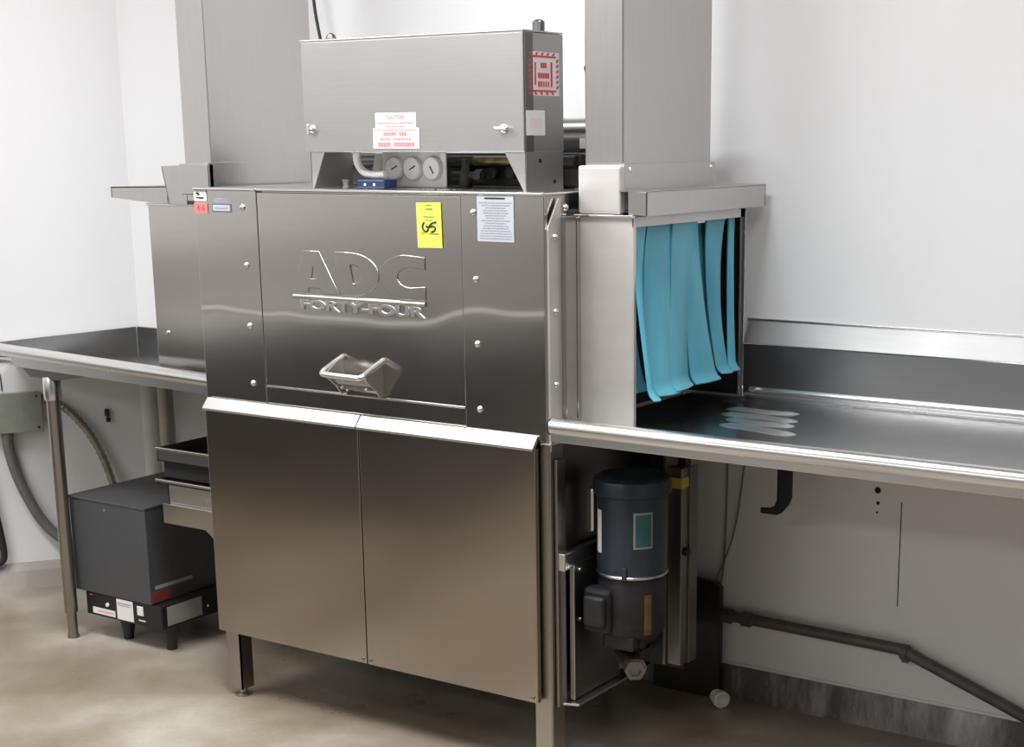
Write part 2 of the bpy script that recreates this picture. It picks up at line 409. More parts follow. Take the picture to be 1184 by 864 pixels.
# stickers on the hood front
s1 = sticker_front('white_sticker', -.0, .046, 1.380, 1.407, -.001, 'sticker', dw); s1['label'] = 'small white sticker with black print'
mb = MB(); bars_front(mb, [(.008, .019, 1.398, 1.402), (.014, .022, 1.395, 1.3985), (.008, .020, 1.3875, 1.3905), (.019, .036, 1.386, 1.3905)], -.0022); finish('print', mb, 'black_print', s1)
s2 = sticker_front('red_sticker', -.001, .048, 1.348, 1.375, -.001, 'red_sticker', dw); s2['label'] = 'small faded red sticker'
text_obj('4 6', .022, FRONT(.024, -.0024, 1.3615), 'print', 'red_print', s2, sx=1.1)
s3 = sticker_front('maker_plate', .064, .134, 1.352, 1.3745, -.0005, 'blue_print', dw)
mb = MB(); mb.box(.068, .130, -.0026, -.0012, 1.3555, 1.3705, .001, 1); finish('plate_face', mb, 'sticker_grey', s3)
mb = MB(); bars_front(mb, [(.076, .122, 1.361, 1.3655)], -.0026); finish('print', mb, 'grey_print', s3)
mb = MB()
for k in range(9):
    for j in range(2): mb.box(.072+k*.0058, .0765+k*.0058, -.0008, .0002, 1.378+j*.0065, 1.3825+j*.0065)
finish('stamped_letters', mb, 'grey_print', dw)
# yellow tag
yt = sticker_front('yellow_tag', .7525, .8265, 1.283, 1.389, -.004, 'yellow', dw, tilt=math.radians(-1.2)); yt['label'] = 'fluorescent yellow tag with a handwritten 65'
mb = MB(); yy = -.0055
bars_front(mb, [(.781, .799, 1.382, 1.3845)], yy); finish('print', mb, 'olive_print', yt)
mb = MB(); bars_front(mb, [(.781, .801, 1.3725, 1.376)], yy); finish('print', mb, 'olive_print', yt)
mb = MB(); bars_front(mb, [(.772, .806, 1.355, 1.357), (.778, .800, 1.3475, 1.349), (.766, .776, 1.3165, 1.319), (.788, .818, 1.3155, 1.3185)], yy); finish('print', mb, 'olive_print', yt)
mb = MB()
mb.tube([(.7755, yy, 1.3435), (.7705, yy, 1.335), (.772, yy, 1.326), (.780, yy, 1.3215), (.787, yy, 1.326), (.786, yy, 1.3325), (.781, yy, 1.333)], .0022, 8, smooth_path=5)
mb.tube([(.812, yy, 1.344), (.797, yy, 1.3405), (.790, yy, 1.332), (.800, yy, 1.3345), (.808, yy, 1.331), (.806, yy, 1.324), (.796, yy, 1.3205)], .0020, 8, smooth_path=5)
finish('handwriting', mb, 'black_print', yt)
# white notice
wn = sticker_front('notice_sticker', .932, 1.036, 1.303, 1.408, -.004, 'sticker_grey', dw)
mb = MB(); bars_front(mb, [(.954, 1.012, 1.400, 1.4035)], -.0052); finish('print', mb, 'black_print', wn)
mb = MB()
rows = []
for k in range(15):
    z = 1.392-k*.0058
    i = (0, .006, .018, .012, .010, .016, .020, .006, .018, .01, .008, .002, .0, .0, .0)[k]
    x = .939+i
    while x < 1.029-i:
        w = random.uniform(.004, .011); rows.append((x, min(x+w, 1.03-i), z-.0011, z+.0011)); x += w+.0018
bars_front(mb, rows, -.0052); finish('print', mb, 'grey_print', wn)

# right side flange with folded ear and bolts
mb = MB().prism([(W, .006, ZM), (W, .006, 1.335), (W, .052, 1.402), (W, .060, 1.402), (W, .060, ZM)], (.004, 0, 0))
mb.box(W, W+.008, .004, .0075, ZM-.02, 1.335, .001)
finish('side_flange', mb, 'tunnel', dw)
for (y, z) in ((.034, 1.315), (.034, 1.145), (.034, .975), (.078, 1.380)):
    finish('flange_bolt', MB().lathe([(.009, 0), (.009, .002), (.006, .006), (.001, .008)], (W+.004, y, z), 'X', 14), 'bright', dw)

# tunnel on the right (open end faces +X)
TX0, TX1, TY0, TY1, TZ0, TZ1 = W, 1.280, .120, .674, .876, 1.361
tn = MB()
tn.box(TX0+.001, TX1, TY0, TY0+.003, TZ0, TZ1, .001)               # front skin
tn.box(TX0+.001, TX1, TY1-.003, TY1, TZ0, TZ1, .001)               # rear skin
tn.box(TX0+.001, TX1, TY0, TY1, TZ1-.003, TZ1, .001)               # roof
tn.box(TX1-.002, TX1+.001, TY0, TY0+.010, TZ0, TZ1, .0005)         # returned edge
tn.box(TX1-.004, TX1, TY0, TY1, TZ1-.024, TZ1, .0005)
finish('tunnel', tn, 'tunnel', dw)
finish('opening_edge', MB().box(TX1-.004, TX1, TY1-.022, TY1, TZ0, TZ1, .0005), 'dark_steel', dw)
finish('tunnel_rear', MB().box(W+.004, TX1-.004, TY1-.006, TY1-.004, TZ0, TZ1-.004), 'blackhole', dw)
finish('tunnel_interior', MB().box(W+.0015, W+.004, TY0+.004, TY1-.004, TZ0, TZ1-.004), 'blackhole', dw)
finish('tunnel_corner_channel', MB().box(W+.004, W+.018, .106, .122, TZ0+.01, TZ1-.004, .001).box(W+.004, W+.016, .060, .120, TZ0, TZ1, .001), 'hood', dw)
finish('tunnel_top_cap', MB().prism([(W+.004, .112, TZ1-.004), (TX1+.001, .112, TZ1-.004), (TX1+.001, .112, TZ1+.003), (W+.004, .112, TZ1+.003)], (0, .014, 0), .001), 'bright', dw)
# cowl above the opening
cw = MB()
cw.prism([(1.268, .115, 1.366), (1.318, .115, 1.363), (1.318, .115, 1.416), (1.268, .115, 1.418)], (0, .003, 0), .0008)
cw.prism([(1.315, .115, 1.363), (1.318, .115, 1.363), (1.318, .115, 1.417), (1.315, .115, 1.417)], (0, .60, 0))
cw.prism([(1.245, .115, 1.4165), (1.318, .115, 1.416), (1.318, .115, 1.419), (1.245, .115, 1.4195)], (0, .60, 0))
cw.prism([(1.268, .700, 1.366), (1.318, .712, 1.363), (1.318, .712, 1.416), (1.268, .700, 1.418)], (0, .003, 0))
finish('opening_cowl', cw, 'duct', dw)

# tunnel on the left
ln = MB().box(-.330, 0, .130, .62, .872, 1.362, .003)
finish('left_tunnel', ln, 'hood', dw)
finish('left_tunnel_edge', MB().box(-.332, -.001, .126, .133, 1.358, 1.3645, .001), 'rail', dw)
finish('left_tunnel_screw', MB().lathe([(.007, 0), (.005, .003), (.001, .004)], (-.281, .130, 1.0), Matrix(((1, 0, 0), (0, 0, -1), (0, 1, 0))), 12), 'bright', dw)
lc = MB().prism([(-.465, .118, 1.378), (-.465, .118, 1.408), (-.235, .118, 1.412), (-.235, .118, 1.366), (-.30, .118, 1.366)], (0, .003, 0))
lc.prism([(-.465, .118, 1.408), (-.235, .118, 1.412), (-.235, .118, 1.409), (-.465, .118, 1.405)], (0, .5, 0))
lc.prism([(-.465, .118, 1.378), (-.465, .118, 1.408), (-.462, .118, 1.408), (-.462, .118, 1.378)], (0, .5, 0))
finish('left_cowl', lc, 'duct', dw)

# lower cabinet: frame, tank side, doors with slanted lip, legs
fm = MB()
fm.box(.012, W-.055, .006, .65, .215, ZM-.002, .002)
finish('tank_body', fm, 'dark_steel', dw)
fm = MB().box(1.072, W+.004, .003, .010, 0.0, ZM-.002, .001)
fm.box(W+.001, W+.006, .003, .055, .0, ZM-.002, .001)
finish('corner_post', fm, 'leg', dw)
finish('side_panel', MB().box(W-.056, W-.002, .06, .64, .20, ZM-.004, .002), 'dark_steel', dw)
finish('post_top_lip', MB().box(1.085, W+.012, -.002, .06, ZM-.005, ZM-.0005, .001), 'bright', dw)
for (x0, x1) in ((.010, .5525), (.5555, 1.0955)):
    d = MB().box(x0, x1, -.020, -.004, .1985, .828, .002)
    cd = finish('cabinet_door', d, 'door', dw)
    lip = MB().prism([(x0, -.002, .856), (x0, -.008, .858), (x0, -.030, .831), (x0, -.030, .825), (x0, -.018, .825), (x0, -.006, .848)], (x1-x0, 0, 0), .0008)
    finish('door_lip', lip, 'lip', cd)
    for x in ((x1-.012,) if x0 < .3 else (x0+.012, x1-.014)):
        finish('door_screw', MB().lathe([(.005, 0), (.004, .003), (.001, .004)], (x, -.020, .212), Matrix(((1, 0, 0), (0, 0, -1), (0, 1, 0))), 10), 'dark_steel', cd)
for (x0, y0, sx, sy) in ((.012, .004, 1, 1), (.012, .62, 1, -1), (.86, .62, 1, -1)):
    lg = MB().box(x0, x0+.052, y0, y0+.004*sy, .022, .22).box(x0+.048, x0+.052, y0, y0+.045*sy, .022, .22)
    lo = finish('leg', lg, 'leg' if y0 < .1 else 'black', dw)  # rear legs blackened to paint in the shade under the machine
    finish('foot', MB().lathe([(.024, .0), (.024, .004), (.012, .010), (.010, .034)], (x0+.035, y0+.02*sy, 0), 'Z', 16), 'leg', lo)

# curtains hanging in the right opening
cu = thing('splash_curtain', 'blue rubber strip curtain hanging in the open right end of the dishwasher', 'curtain', (1.275, .4, 1.34))
def strip(L, R, xo, zb, x0, curl, fold):
    def q(c, v):                                    # edge position through top, middle and hem
        return c[0]*(1-v)*(1-2*v)+4*c[1]*v*(1-v)+c[2]*v*(2*v-1)
    def f(u, v):
        y0, y1 = q(L, v), q(R, v)
        x = x0+xo*(v**1.35)+(curl*math.sin(PI*u)+fold*(u-.5))*min(1, v*2.2)*(1-.2*v)
        z = 1.354+(zb-1.354)*v
        if v > .955: x += .012*((v-.955)/.045); z += .004*((v-.955)/.045)
        return (x, y0+(y1-y0)*u, z)
    finish('curtain_strip', MB().grid(f, 10, 32, .0045), 'curtain', cu)
strip((0.125, 0.125, 0.125), (0.194, 0.168, 0.223), 0.004, 0.948, 1.25, 0.002, 0)
strip((0.125, 0.125, 0.125), (0.198, 0.144, 0.154), 0.052, 0.938, 1.27, 0.008, 0.004)
strip((0.215, 0.170, 0.165), (0.355, 0.289, 0.248), 0.054, 0.944, 1.264, 0.012, 0.016)
strip((0.322, 0.264, 0.219), (0.447, 0.364, 0.323), 0.052, 0.949, 1.27, 0.008, -0.014)
strip((0.407, 0.368, 0.353), (0.456, 0.443, 0.464), 0.05, 0.946, 1.262, 0.008, 0.014)
strip((0.478, 0.486, 0.536), (0.526, 0.547, 0.586), 0.022, 0.946, 1.24, 0.004, 0.02)
strip((0.505, 0.492, 0.513), (0.606, 0.547, 0.565), 0.034, 0.95, 1.262, 0.012, 0.01)
strip((0.618, 0.587, 0.552), (0.649, 0.608, 0.583), 0.04, 0.953, 1.266, 0.004, 0.01)
finish('curtain_rod', MB().box(1.256, 1.2595, .124, .668, 1.330, 1.352), 'rail', cu)

# ---------------------------------------------------------------- vent ducts
td = thing('vent_duct', 'tall stainless vent duct rising from the right end of the dishwasher, above the blue curtain', 'duct', (1.19, .35, 1.37), 'vent ducts on the dishwasher ends')
finish('duct_shaft', MB().box(1.137, 1.240, .140, .560, 1.372, RZ, .003), 'duct', td)
mb = MB().box(1.131, 1.246, .117, .140, 1.366, 1.474, .006, 3)
finish('front_collar', mb, 'tunnel', td)
mb = MB().box(1.240, 1.246, .136, .575, 1.405, 1.478, .001)
finish('side_collar', mb, 'duct', td)
for y in (.16, .55):
    finish('collar_rivet', MB().lathe([(.005, 0), (.004, .003), (.001, .004)], (1.246, y, 1.466), 'X', 12), 'bright', td)
tl = thing('vent_duct', 'tall stainless vent duct rising from the left end of the dishwasher, behind the control box', 'duct', (-.09, .3, 1.365), 'vent ducts on the dishwasher ends')
finish('duct_shaft', MB().box(-.142, -.040, .105, .515, 1.372, RZ, .003), 'duct', tl)
mb = MB().box(-.150, -.034, .090, .106, 1.392, 1.474, .002)
finish('front_collar', mb, 'duct', tl)
finish('side_collar', MB().box(-.040, -.034, .090, .53, 1.372, 1.478, .001), 'duct', tl)
mb = MB().prism([(-.245, .112, 1.467), (-.150, .112, 1.470), (-.150, .112, 1.362), (-.222, .112, 1.362)], (0, .006, 0), .001)
mb.prism([(-.245, .112, 1.467), (-.242, .112, 1.467), (-.219, .112, 1.362), (-.222, .112, 1.362)], (0, .35, 0))
finish('end_deflector', mb, 'duct', tl)

# ---------------------------------------------------------------- control box
BX0, BX1, BY0, BY1, BZ0, BZ1 = .335, 1.018, .070, .232, 1.505, 1.775
cb = thing('control_box', 'rectangular steel control box with red and white labels on short legs on the dishwasher', 'control box', (.68, .15, ZT))
finish('box_body', MB().box(BX0+.006, BX1, BY0+.016, BY1, BZ0, BZ1-.003, .002), 'box', cb)
cv = finish('box_cover', MB().box(BX0, BX1-.002, BY0, BY0+.016, BZ0-.001, BZ1-.002, .003).box(BX0, BX1-.002, BY0, BY0+.04, BZ1-.005, BZ1, .001), 'box', cb)
finish('lid_edge', MB().box(BX0-.001, BX1, BY0-.001, BY1, BZ1-.002, BZ1+.002, .001), 'rail', cb)
finish('side_seam', MB().box(BX1, BX1+.0015, BY0+.002, BY0+.034, BZ0, BZ1-.004), 'dark_steel', cb)
# wing latches
def latch(x, z, wing):
    l = finish('latch', MB().lathe([(.011, 0), (.011, .003), (.007, .010), (.004, .012)], (x, BY0, z), Matrix(((1, 0, 0), (0, 0, -1), (0, 1, 0))), 16), 'bright', cb)
    if wing: finish('latch_wing', MB().box(x-.018, x+.018, BY0-.015, BY0-.010, z-.004, z+.004, .0015), 'bright', l)
    else: finish('latch_wing', MB().box(x-.004, x+.004, BY0-.015, BY0-.010, z-.013, z+.013, .0015), 'bright', l)
latch(.362, 1.560, False); latch(.958, 1.557, True)
# eye lugs on top
finish('lifting_lug', MB().box(.975, 1.000, .165, .185, BZ1, BZ1+.028, .004).lathe([(.012, 0), (.012, .024), (.008, .028)], (.988, .175, BZ1+.002), 'Z', 14), 'dark_steel', cb)
finish('lifting_lug', MB().lathe([(.013, 0), (.014, .012), (.010, .022), (.002, .026)], (.345, .175, BZ1), 'Z', 14), 'dark_steel', cb)
# support legs
lg = MB().prism([(BX1-.062, BY0+.004, BZ0), (BX1, BY0+.004, BZ0), (BX1, BY0+.004, ZT), (BX1-.008, BY0+.004, ZT)], (0, .003, 0))
lg.box(BX1-.004, BX1, BY0+.004, BY1-.004, ZT, BZ0, .001)
l = finish('support_leg', lg, 'box', cb)
for (y, z) in ((.13, 1.484), (.19, 1.435)):
    finish('leg_hole', MB().lathe([(.005, 0), (.005, .0012)], (BX1, y, z), 'X', 12), 'blackhole', l)
lg = MB().prism([(BX0+.014, BY0+.004, BZ0), (BX0+.062, BY0+.004, BZ0), (BX0+.022, BY0+.004, ZT), (BX0+.014, BY0+.004, ZT)], (0, .003, 0))
lg.box(BX0+.014, BX0+.018, BY0+.004, BY1-.004, ZT, BZ0, .001)
finish('support_leg', lg, 'box', cb)
# labels on cover
w1 = sticker_front('warning_sticker', .572, .699, 1.556, 1.598, BY0-.0002, 'sticker', cv)
text_obj('CAUTION', .014, FRONT(.637, BY0-.002, 1.587), 'print', 'pink_print', w1, sx=.9)
mb = MB(); yy = BY0-.0014
bars_front(mb, [(.580+k*.0085, .5865+k*.0085, 1.572, 1.5755) for k in range(13)]+[(.606+k*.0085, .6125+k*.0085, 1.564, 1.5672) for k in range(7)], yy); finish('print', mb, 'pink_print', w1)
w2 = sticker_front('warning_sticker', .564, .709, 1.513, 1.562, BY0-.0008, 'sticker_pink', cv)
mb = MB(); yy = BY0-.002
bars_front(mb, [(.570, .702, 1.5565, 1.558)], yy)
bars_front(mb, [(.598+k*.0082, .6045+k*.0082, 1.544, 1.552) for k in (0, 1, 2, 3, 4, 6, 7, 8)], yy)
bars_front(mb, [(.587+k*.0082, .5925+k*.0082, 1.533, 1.5385) for k in (0, 1, 2, 3, 5, 6, 7, 8, 9, 10, 11)], yy)
bars_front(mb, [(.580+k*.0082, .5868+k*.0082, 1.518, 1.528) for k in (0, 1, 2, 3, 4, 6, 7, 8, 9, 10, 11, 12, 13)], yy); finish('print', mb, 'pink_print', w2)
# hazard label on the side
hz = finish('hazard_sticker', MB().box(BX1-.0002, BX1+.0012, .082, .212, 1.632, 1.730), 'sticker', cb)
hz['label'] = 'white label with red striped border'
mb = MB(); X = BX1+.0012
def sb(y0, y1, z0, z1): mb.box(X, X+.0006, y0, y1, z0, z1)
sb(.096, .198, 1.7175, 1.7215); sb(.096, .198, 1.6405, 1.6445)
sb(.110, .116, 1.655, 1.706); sb(.176, .183, 1.652, 1.708)
def slash(y, z, w, h, s):
    mb.prism([(X, y, z), (X, y+w, z), (X, y+w+s, z+h), (X, y+s, z+h)], (.0006, 0, 0))
for k in range(5): slash(.090+k*.023, 1.7225, .008, .006, .005); slash(.090+k*.023, 1.634, .008, .006, -.005)
for k in range(6): slash(.085, 1.648+k*.012, .009, .007, .006); slash(.198, 1.648+k*.012, .008, .007, .004)
for k in range(3): sb(.135+k*.0085, .1420+k*.0085, 1.694, 1.706)
for k in range(5): sb(.124+k*.0095, .1315+k*.0095, 1.671, 1.683)
for k in range(5): sb(.124+k*.0095+(.002 if k > 1 else 0), .1315+k*.0095, 1.652, 1.664)
finish('print', mb, 'red_print', hz)
ps = finish('pale_sticker', MB().box(BX1-.0002, BX1+.0022, .060+.014, .150, 1.542, 1.598, .0005, 1), 'sticker', cb)
finish('print', MB().box(BX1+.0022, BX1+.0026, .088, .138, 1.560, 1.580), 'sticker_pink', ps)

# gauge panel
gp = thing('gauge_panel', 'grey panel with three round white pressure gauges under the control box', 'gauge', (.55, .215, ZT))
finish('panel_plate', MB().box(.469, .675, .212, .218, ZT+.001, 1.503, .002), 'gauge_plate', gp)
for k, x in enumerate((.514, .574, .637)):
    g = finish('gauge', MB().lathe([(.030, 0), (.030, .010), (.027, .014), (.0265, .010)], (x, .212, 1.463), Matrix(((1, 0, 0), (0, 0, -1), (0, 1, 0))), 32), 'gauge_plate', gp)
    finish('gauge_dial', MB().lathe([(.0262, 0), (.0262, .0115)], (x, .212, 1.463), Matrix(((1, 0, 0), (0, 0, -1), (0, 1, 0))), 32), 'gauge_face', g)
    ang = (.45, .5, -1.05)[k]
    R = Matrix.Translation((x, .1998, 1.463)) @ Matrix.Rotation(-ang, 4, 'Y')
    finish('gauge_needle', MB().box(-.007, .014, -.001, .0004, -.0014, .0014, 0, 1, R), 'black_print', g)
# hose with navy clamp block
hs = tag(finish('curved_hose', MB().tube([(.452, .135, 1.515), (.450, .135, 1.490), (.458, .135, 1.468), (.480, .132, 1.453), (.515, .130, 1.448), (.548, .130, 1.4495)], .0098, 14, smooth_path=5), 'white_plastic'), 'short curved white hose bending down from under the control box', 'hose')
vb = thing('solenoid_valve', 'small navy blue valve block with two screws at the end of the white hose', 'valve', (.52, .125, ZT))
finish('valve_body', MB().box(.478, .568, .100, .150, ZT+.001, 1.437, .003), 'blue_clamp', vb)
for x in (.505, .535): finish('valve_screw', MB().lathe([(.0035, 0), (.003, .002)], (x, .100, 1.425), Matrix(((1, 0, 0), (0, 0, -1), (0, 1, 0))), 10), 'white_plastic', vb)
tag(finish('pipe_stub', MB().lathe([(.011, 0), (.011, .004), (.009, .006), (.009, .016), (.011, .018), (.011, .022), (.004, .022)], (.452, .09, ZT+.0005), 'Z', 16), 'mid_steel'), 'short grey threaded stub on the dishwasher top left of the blue valve', 'fitting')
# plumbing behind
mf = thing('pump_manifold', 'black ribbed manifold block behind the gauges under the control box', 'manifold', (.68, .36, ZT))
mb = MB().box(.17, 1.00, .335, .385, ZT+.001, 1.500, .006)
mb.tube([(.19, .33, 1.478), (.99, .33, 1.478)], .016, 14)
finish('manifold_body', mb, 'black', mf)
for x in (.36, .66, .74, .80, .86):
    finish('manifold_nut', MB().lathe([(.018, 0), (.018, .012), (.012, .016)], (x, .325, 1.452), Matrix(((1, 0, 0), (0, 0, -1), (0, 1, 0))), 6), 'pipe_dark', mf)
tag(finish('steam_pipe', MB().tube([(.36, .43, 1.462), (.90, .43, 1.462)], .032, 18), 'pipe_dark'), 'thick dark insulated pipe running along the machine top behind the gauges', 'pipe')
tag(finish('supply_pipe', MB().tube([(.70, .30, 1.480), (.86, .30, 1.480), (.90, .30, 1.474), (.92, .30, 1.45), (.925, .30, ZT)], .012, 14, smooth_path=3), 'brass'), 'tarnished brass elbow pipe behind the right leg of the control box', 'pipe')
tag(finish('exhaust_pipe', MB().tube([(.62, .60, 1.562), (1.132, .60, 1.562)], .026, 18), 'duct'), 'thick grey pipe between the control box and the right vent duct', 'pipe')
mh = thing('motor_housing', 'black drive motor with a small white label behind the control box on its right', 'motor', (.95, .52, ZT))
finish('housing', MB().tube([(.80, .50, 1.500), (1.05, .50, 1.500)], .040, 20).tube([(1.05, .50, 1.500), (1.13, .50, 1.500)], .020, 14), 'black', mh)
finish('housing_label', MB().box(.918, .944, .455, .4600, 1.510, 1.536), 'sticker', mh)
finish('mount', MB().box(.82, 1.03, .46, .54, ZT, 1.475, .004), 'black', mh)
br = thing('brass_union', 'brass union fitting on a pipe left of the right vent duct', 'fitting', (1.06, .40, ZT))
finish('union_body', MB().tube([(.98, .40, 1.468), (1.11, .40, 1.468)], .014, 14).lathe([(.022, -.016), (.024, -.012), (.024, .012), (.022, .016)], (1.06, .40, 1.468), 'X', 8), 'brass', br)
finish('union_ring', MB().lathe([(.026, 0), (.026, .005)], (1.03, .40, 1.468), 'X', 20), 'rail', br)
finish('pipe_bracket', MB().box(1.10, 1.105, .37, .43, ZT, 1.49, .001).box(1.06, 1.105, .37, .43, ZT, ZT+.003), 'rail', br)
tag(finish('conveyor_bracket', MB().prism([(.35, .30, ZT), (.42, .30, ZT), (.40, .30, 1.50), (.37, .30, 1.50)], (0, .03, 0), .001), 'dark_steel'), 'dark tapered bracket behind the left leg of the control box', 'bracket')
tag(finish('valve_cluster', MB().lathe([(.012, 0), (.018, .01), (.018, .035), (.010, .045), (.010, .07)], (.70, .26, ZT), 'Z', 8).tube([(.66, .26, 1.445), (.76, .26, 1.445)], .010, 12).lathe([(.016, -.01), (.016, .01)], (.745, .26, 1.445), 'X', 6), 'pipe_dark'), 'dark pipe valve just right of the gauge panel', 'valve')
mb = MB()
for k in range(14): mb.lathe([(.0035, 0), (.002, .003)], (.760+random.uniform(-.03, .05), .045+random.uniform(-.025, .04), ZT+.0005), 'Z', 6)
o = finish('mineral_crumbs', mb, 'dark_steel'); o['kind'] = 'stuff'; tag(o, 'scattered crumbs on the front edge of the machine top', 'crumbs')
tag(finish('round_cover', MB().lathe([(.045, 0), (.045, .003), (.030, .007), (.002, .008)], (1.075, .27, ZT), 'Z', 28), 'rail'), 'round steel access cover on the machine top beside the right vent duct', 'cover')
# cables
tag(finish('black_cable', MB().tube([(-.17, .70, RZ), (-.20, .70, 2.2), (-.19, .70, 1.95), (-.155, .69, 1.80), (-.10, .66, 1.60), (.05, .62, ZT)], .0048, 8, smooth_path=5), 'cable'), 'thin black cable hanging from above between the left duct and the control box', 'cable')
tag(finish('small_cable', MB().tube([(.752, .749, 1.725), (.758, .735, 1.722), (.768, .73, 1.70), (.772, .73, 1.67), (.785, .735, 1.62), (.80, .72, 1.55)], .005, 8, smooth_path=5), 'cable'), 'short dark cord on the wall just left of the right vent duct', 'cable')

# ---------------------------------------------------------------- right dish table
rt = thing('dish_table', 'long stainless dish table on the right with tall backsplash and rolled front rail', 'table', (2.0, .35, .85), 'dish tables')
X1 = 3.2
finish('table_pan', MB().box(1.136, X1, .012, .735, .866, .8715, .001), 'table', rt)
# skirt + rolled rail
mb = MB().tube([(1.134, 0, .8835), (X1, 0, .8835)], .0205, 24)
mb.lathe([(.0205, -.004), (.014, -.007), (.002, -.008)], (1.134, 0, .8835), 'X', 24)
finish('front_rail', mb, 'rail', rt)
finish('front_skirt', MB().prism([(1.136, -.012, .880), (1.136, -.013, .850), (1.136, .012, .848), (1.136, .012, .880)], (X1-1.136, 0, 0), .001), 'rail', rt)
# coved ridge at the foot of the splash
def ridge(u, v):
    x = 1.285+(X1-1.285)*u
    P = [(.650, .8718), (.655, .8718), (.668, .8736), (.680, .8795), (.690, .8808), (.699, .8800), (.706, .8830), (.711, .8920), (.712, .900)]
    i = min(int(v*6), 5); f = v*6-i; a, b, c, d = P[i], P[i+1], P[i+2], P[i+3]
    cr = lambda k: .5*(2*b[k]+(c[k]-a[k])*f+(2*a[k]-5*b[k]+4*c[k]-d[k])*f*f+(3*b[k]-a[k]-3*c[k]+d[k])*f**3)
    return (x, cr(0), cr(1))
finish('coved_ridge', MB().grid(ridge, 1, 42, .002), 'rail', rt)
bs = MB().box(1.262, X1, .712, .7495, .872, 1.004, .001)
bk = finish('backsplash', bs, 'splash', rt)
finish('splash_flange', MB().prism([(1.262, .713, 1.0045), (1.262, .7465, 1.066), (1.262, .7495, 1.066), (1.262, .7495, 1.0045)], (X1-1.262, 0, 0), .001), 'flange', bk)
finish('splash_top_edge', MB().box(1.258, X1, .743, .7498, 1.064, 1.0695, .001), 'rail', bk)
finish('splash_fold_edge', MB().tube([(1.262, .713, 1.005), (X1, .713, 1.005)], .0022, 8), 'bright', bk)
# ribs shaped in paler steel for the table's reflection streaks; slot near the machine
for k, (y0, y1, x0, x1) in enumerate(((.480, .492, 1.335, 1.53), (.418, .405, 1.355, 1.57), (.352, .335, 1.40, 1.59), (.287, .252, 1.42, 1.635))):
    def rib(u, v, y0=y0, y1=y1, x0=x0, x1=x1):
        x = x0+(x1-x0)*u; y = y0+(y1-y0)*u+(v-.5)*.054*(max(0, 1-abs(2*u-1)**5))**.5+.004*math.sin(7*u+y0*40)
        return (x, y,   .8718+.0055*math.sin(PI*v)**1.2*min(1, 8*u, 8*(1-u)))
    finish('streak_rib', MB().grid(rib, 24, 16, .001), 'rib', rt)
def rr(cx, cy, lx, ly, r_, n=8):
    pts = []
    for (sx, sy, a0) in ((1, 1, 0), (-1, 1, 90), (-1, -1, 180), (1, -1, 270)):
        for k in range(n+1):
            a = math.radians(a0+90*k/n); pts.append((cx+sx*(lx-r_)+r_*math.cos(a), cy+sy*(ly-r_)+r_*math.sin(a), .8716))
    return pts
finish('drain_slot', MB().prism(rr(1.305, .590, .030, .026, .018), (0, 0, .0008)), 'blackhole', rt)
finish('seam_post', MB().box(1.281, 1.285, .668, .672, .872, 1.36), 'rail', rt)
# legs beyond the frame to carry it
for y in (.08, .62):
    l = finish('leg', MB().tube([(2.95, y, .03), (2.95, y, .866)], .021, 16), 'leg', rt)
    finish('foot', MB().tube([(2.95, y, 0), (2.95, y, .05)], .015, 12), 'leg', l)
# black hook strap beneath
hk = MB()
path = [(1.440, .866), (1.440, .640), (1.436, .612), (1.420, .598), (1.395, .594), (1.372, .600)]
for (a_, c_) in zip(path, path[1:]):
    d = (Vector((c_[0], 0, c_[1]))-Vector((a_[0], 0, a_[1]))).normalized(); nrm = Vector((-d.z, 0, d.x))*.003
    A0 = Vector((a_[0], .60, a_[1])); C0 = Vector((c_[0], .60, c_[1]))
    hk.prism([A0-nrm, A0+nrm, C0+nrm, C0-nrm], (0, .05, 0))
hk = MB()
pts_out = [(1.466, .866), (1.466, .632), (1.458, .612), (1.438, .588), (1.425, .581), (1.378, .581), (1.378, .596), (1.405, .598), (1.418, .606), (1.424, .622), (1.424, .866)]
hk.prism([(x, .600, z) for x, z in pts_out], (0, .006, 0), .001)
hk.box(1.424, 1.466, .600, .712, .858, .866)
tag(finish('hook_bracket', hk, 'black'), 'black steel J shaped strap hanging under the right dish table', 'bracket')

# ---------------------------------------------------------------- left dish table
lt = thing('dish_table', 'stainless dish table on the left on a round steel leg, fitted into the slanted wall', 'table', (-.7, .3, 0), 'dish tables')
fr0 = Vector((-.014, .052, 0)); fr1 = Vector((-1.20, .095, 0))
ztop0, ztop1 = .909, .930
pan = MB(); t_ = bmesh.new()
pts_ = [(-.02, .075, .868), (-1.19, .11, .868), OW(.42, .805, .004), OW(.0, .805, .004), (-.02, .745, .805)]
lo_ = [t_.verts.new(Vector(q)) for q in pts_]; hi_ = [t_.verts.new(Vector(q)+Vector((0, 0, .004))) for q in pts_]
t_.faces.new(lo_[::-1]); t_.faces.new(hi_)
for i in range(5): t_.faces.new((lo_[i], lo_[(i+1) % 5], hi_[(i+1) % 5], hi_[i]))
bmesh.ops.recalc_face_normals(t_, faces=t_.faces); pan._merge(t_)
finish('table_pan', pan, 'table', lt)
rail = MB().tube([(fr0.x, fr0.y, ztop0-.020), (fr1.x, fr1.y, ztop1-.020)], .0195, 24)
rail.lathe([(.019, -.001), (.012, .004), (.001, .005)], (fr0.x, fr0.y, ztop0-.020), 'X', 24)
finish('front_rail', rail, 'rail', lt)
sk = MB().prism([(-.02, .040, .895), (-.02, .040, .852), (-.905, .072, .862), (-.925, .073, .875), (-.925, .073, .912)], (0, .004, 0))
sk.prism([(-.02, .044, .856), (-.90, .076, .864), (-.90, .12, .866), (-.02, .12, .856)], (0, 0, .003))
finish('front_skirt', sk, 'rail', lt)
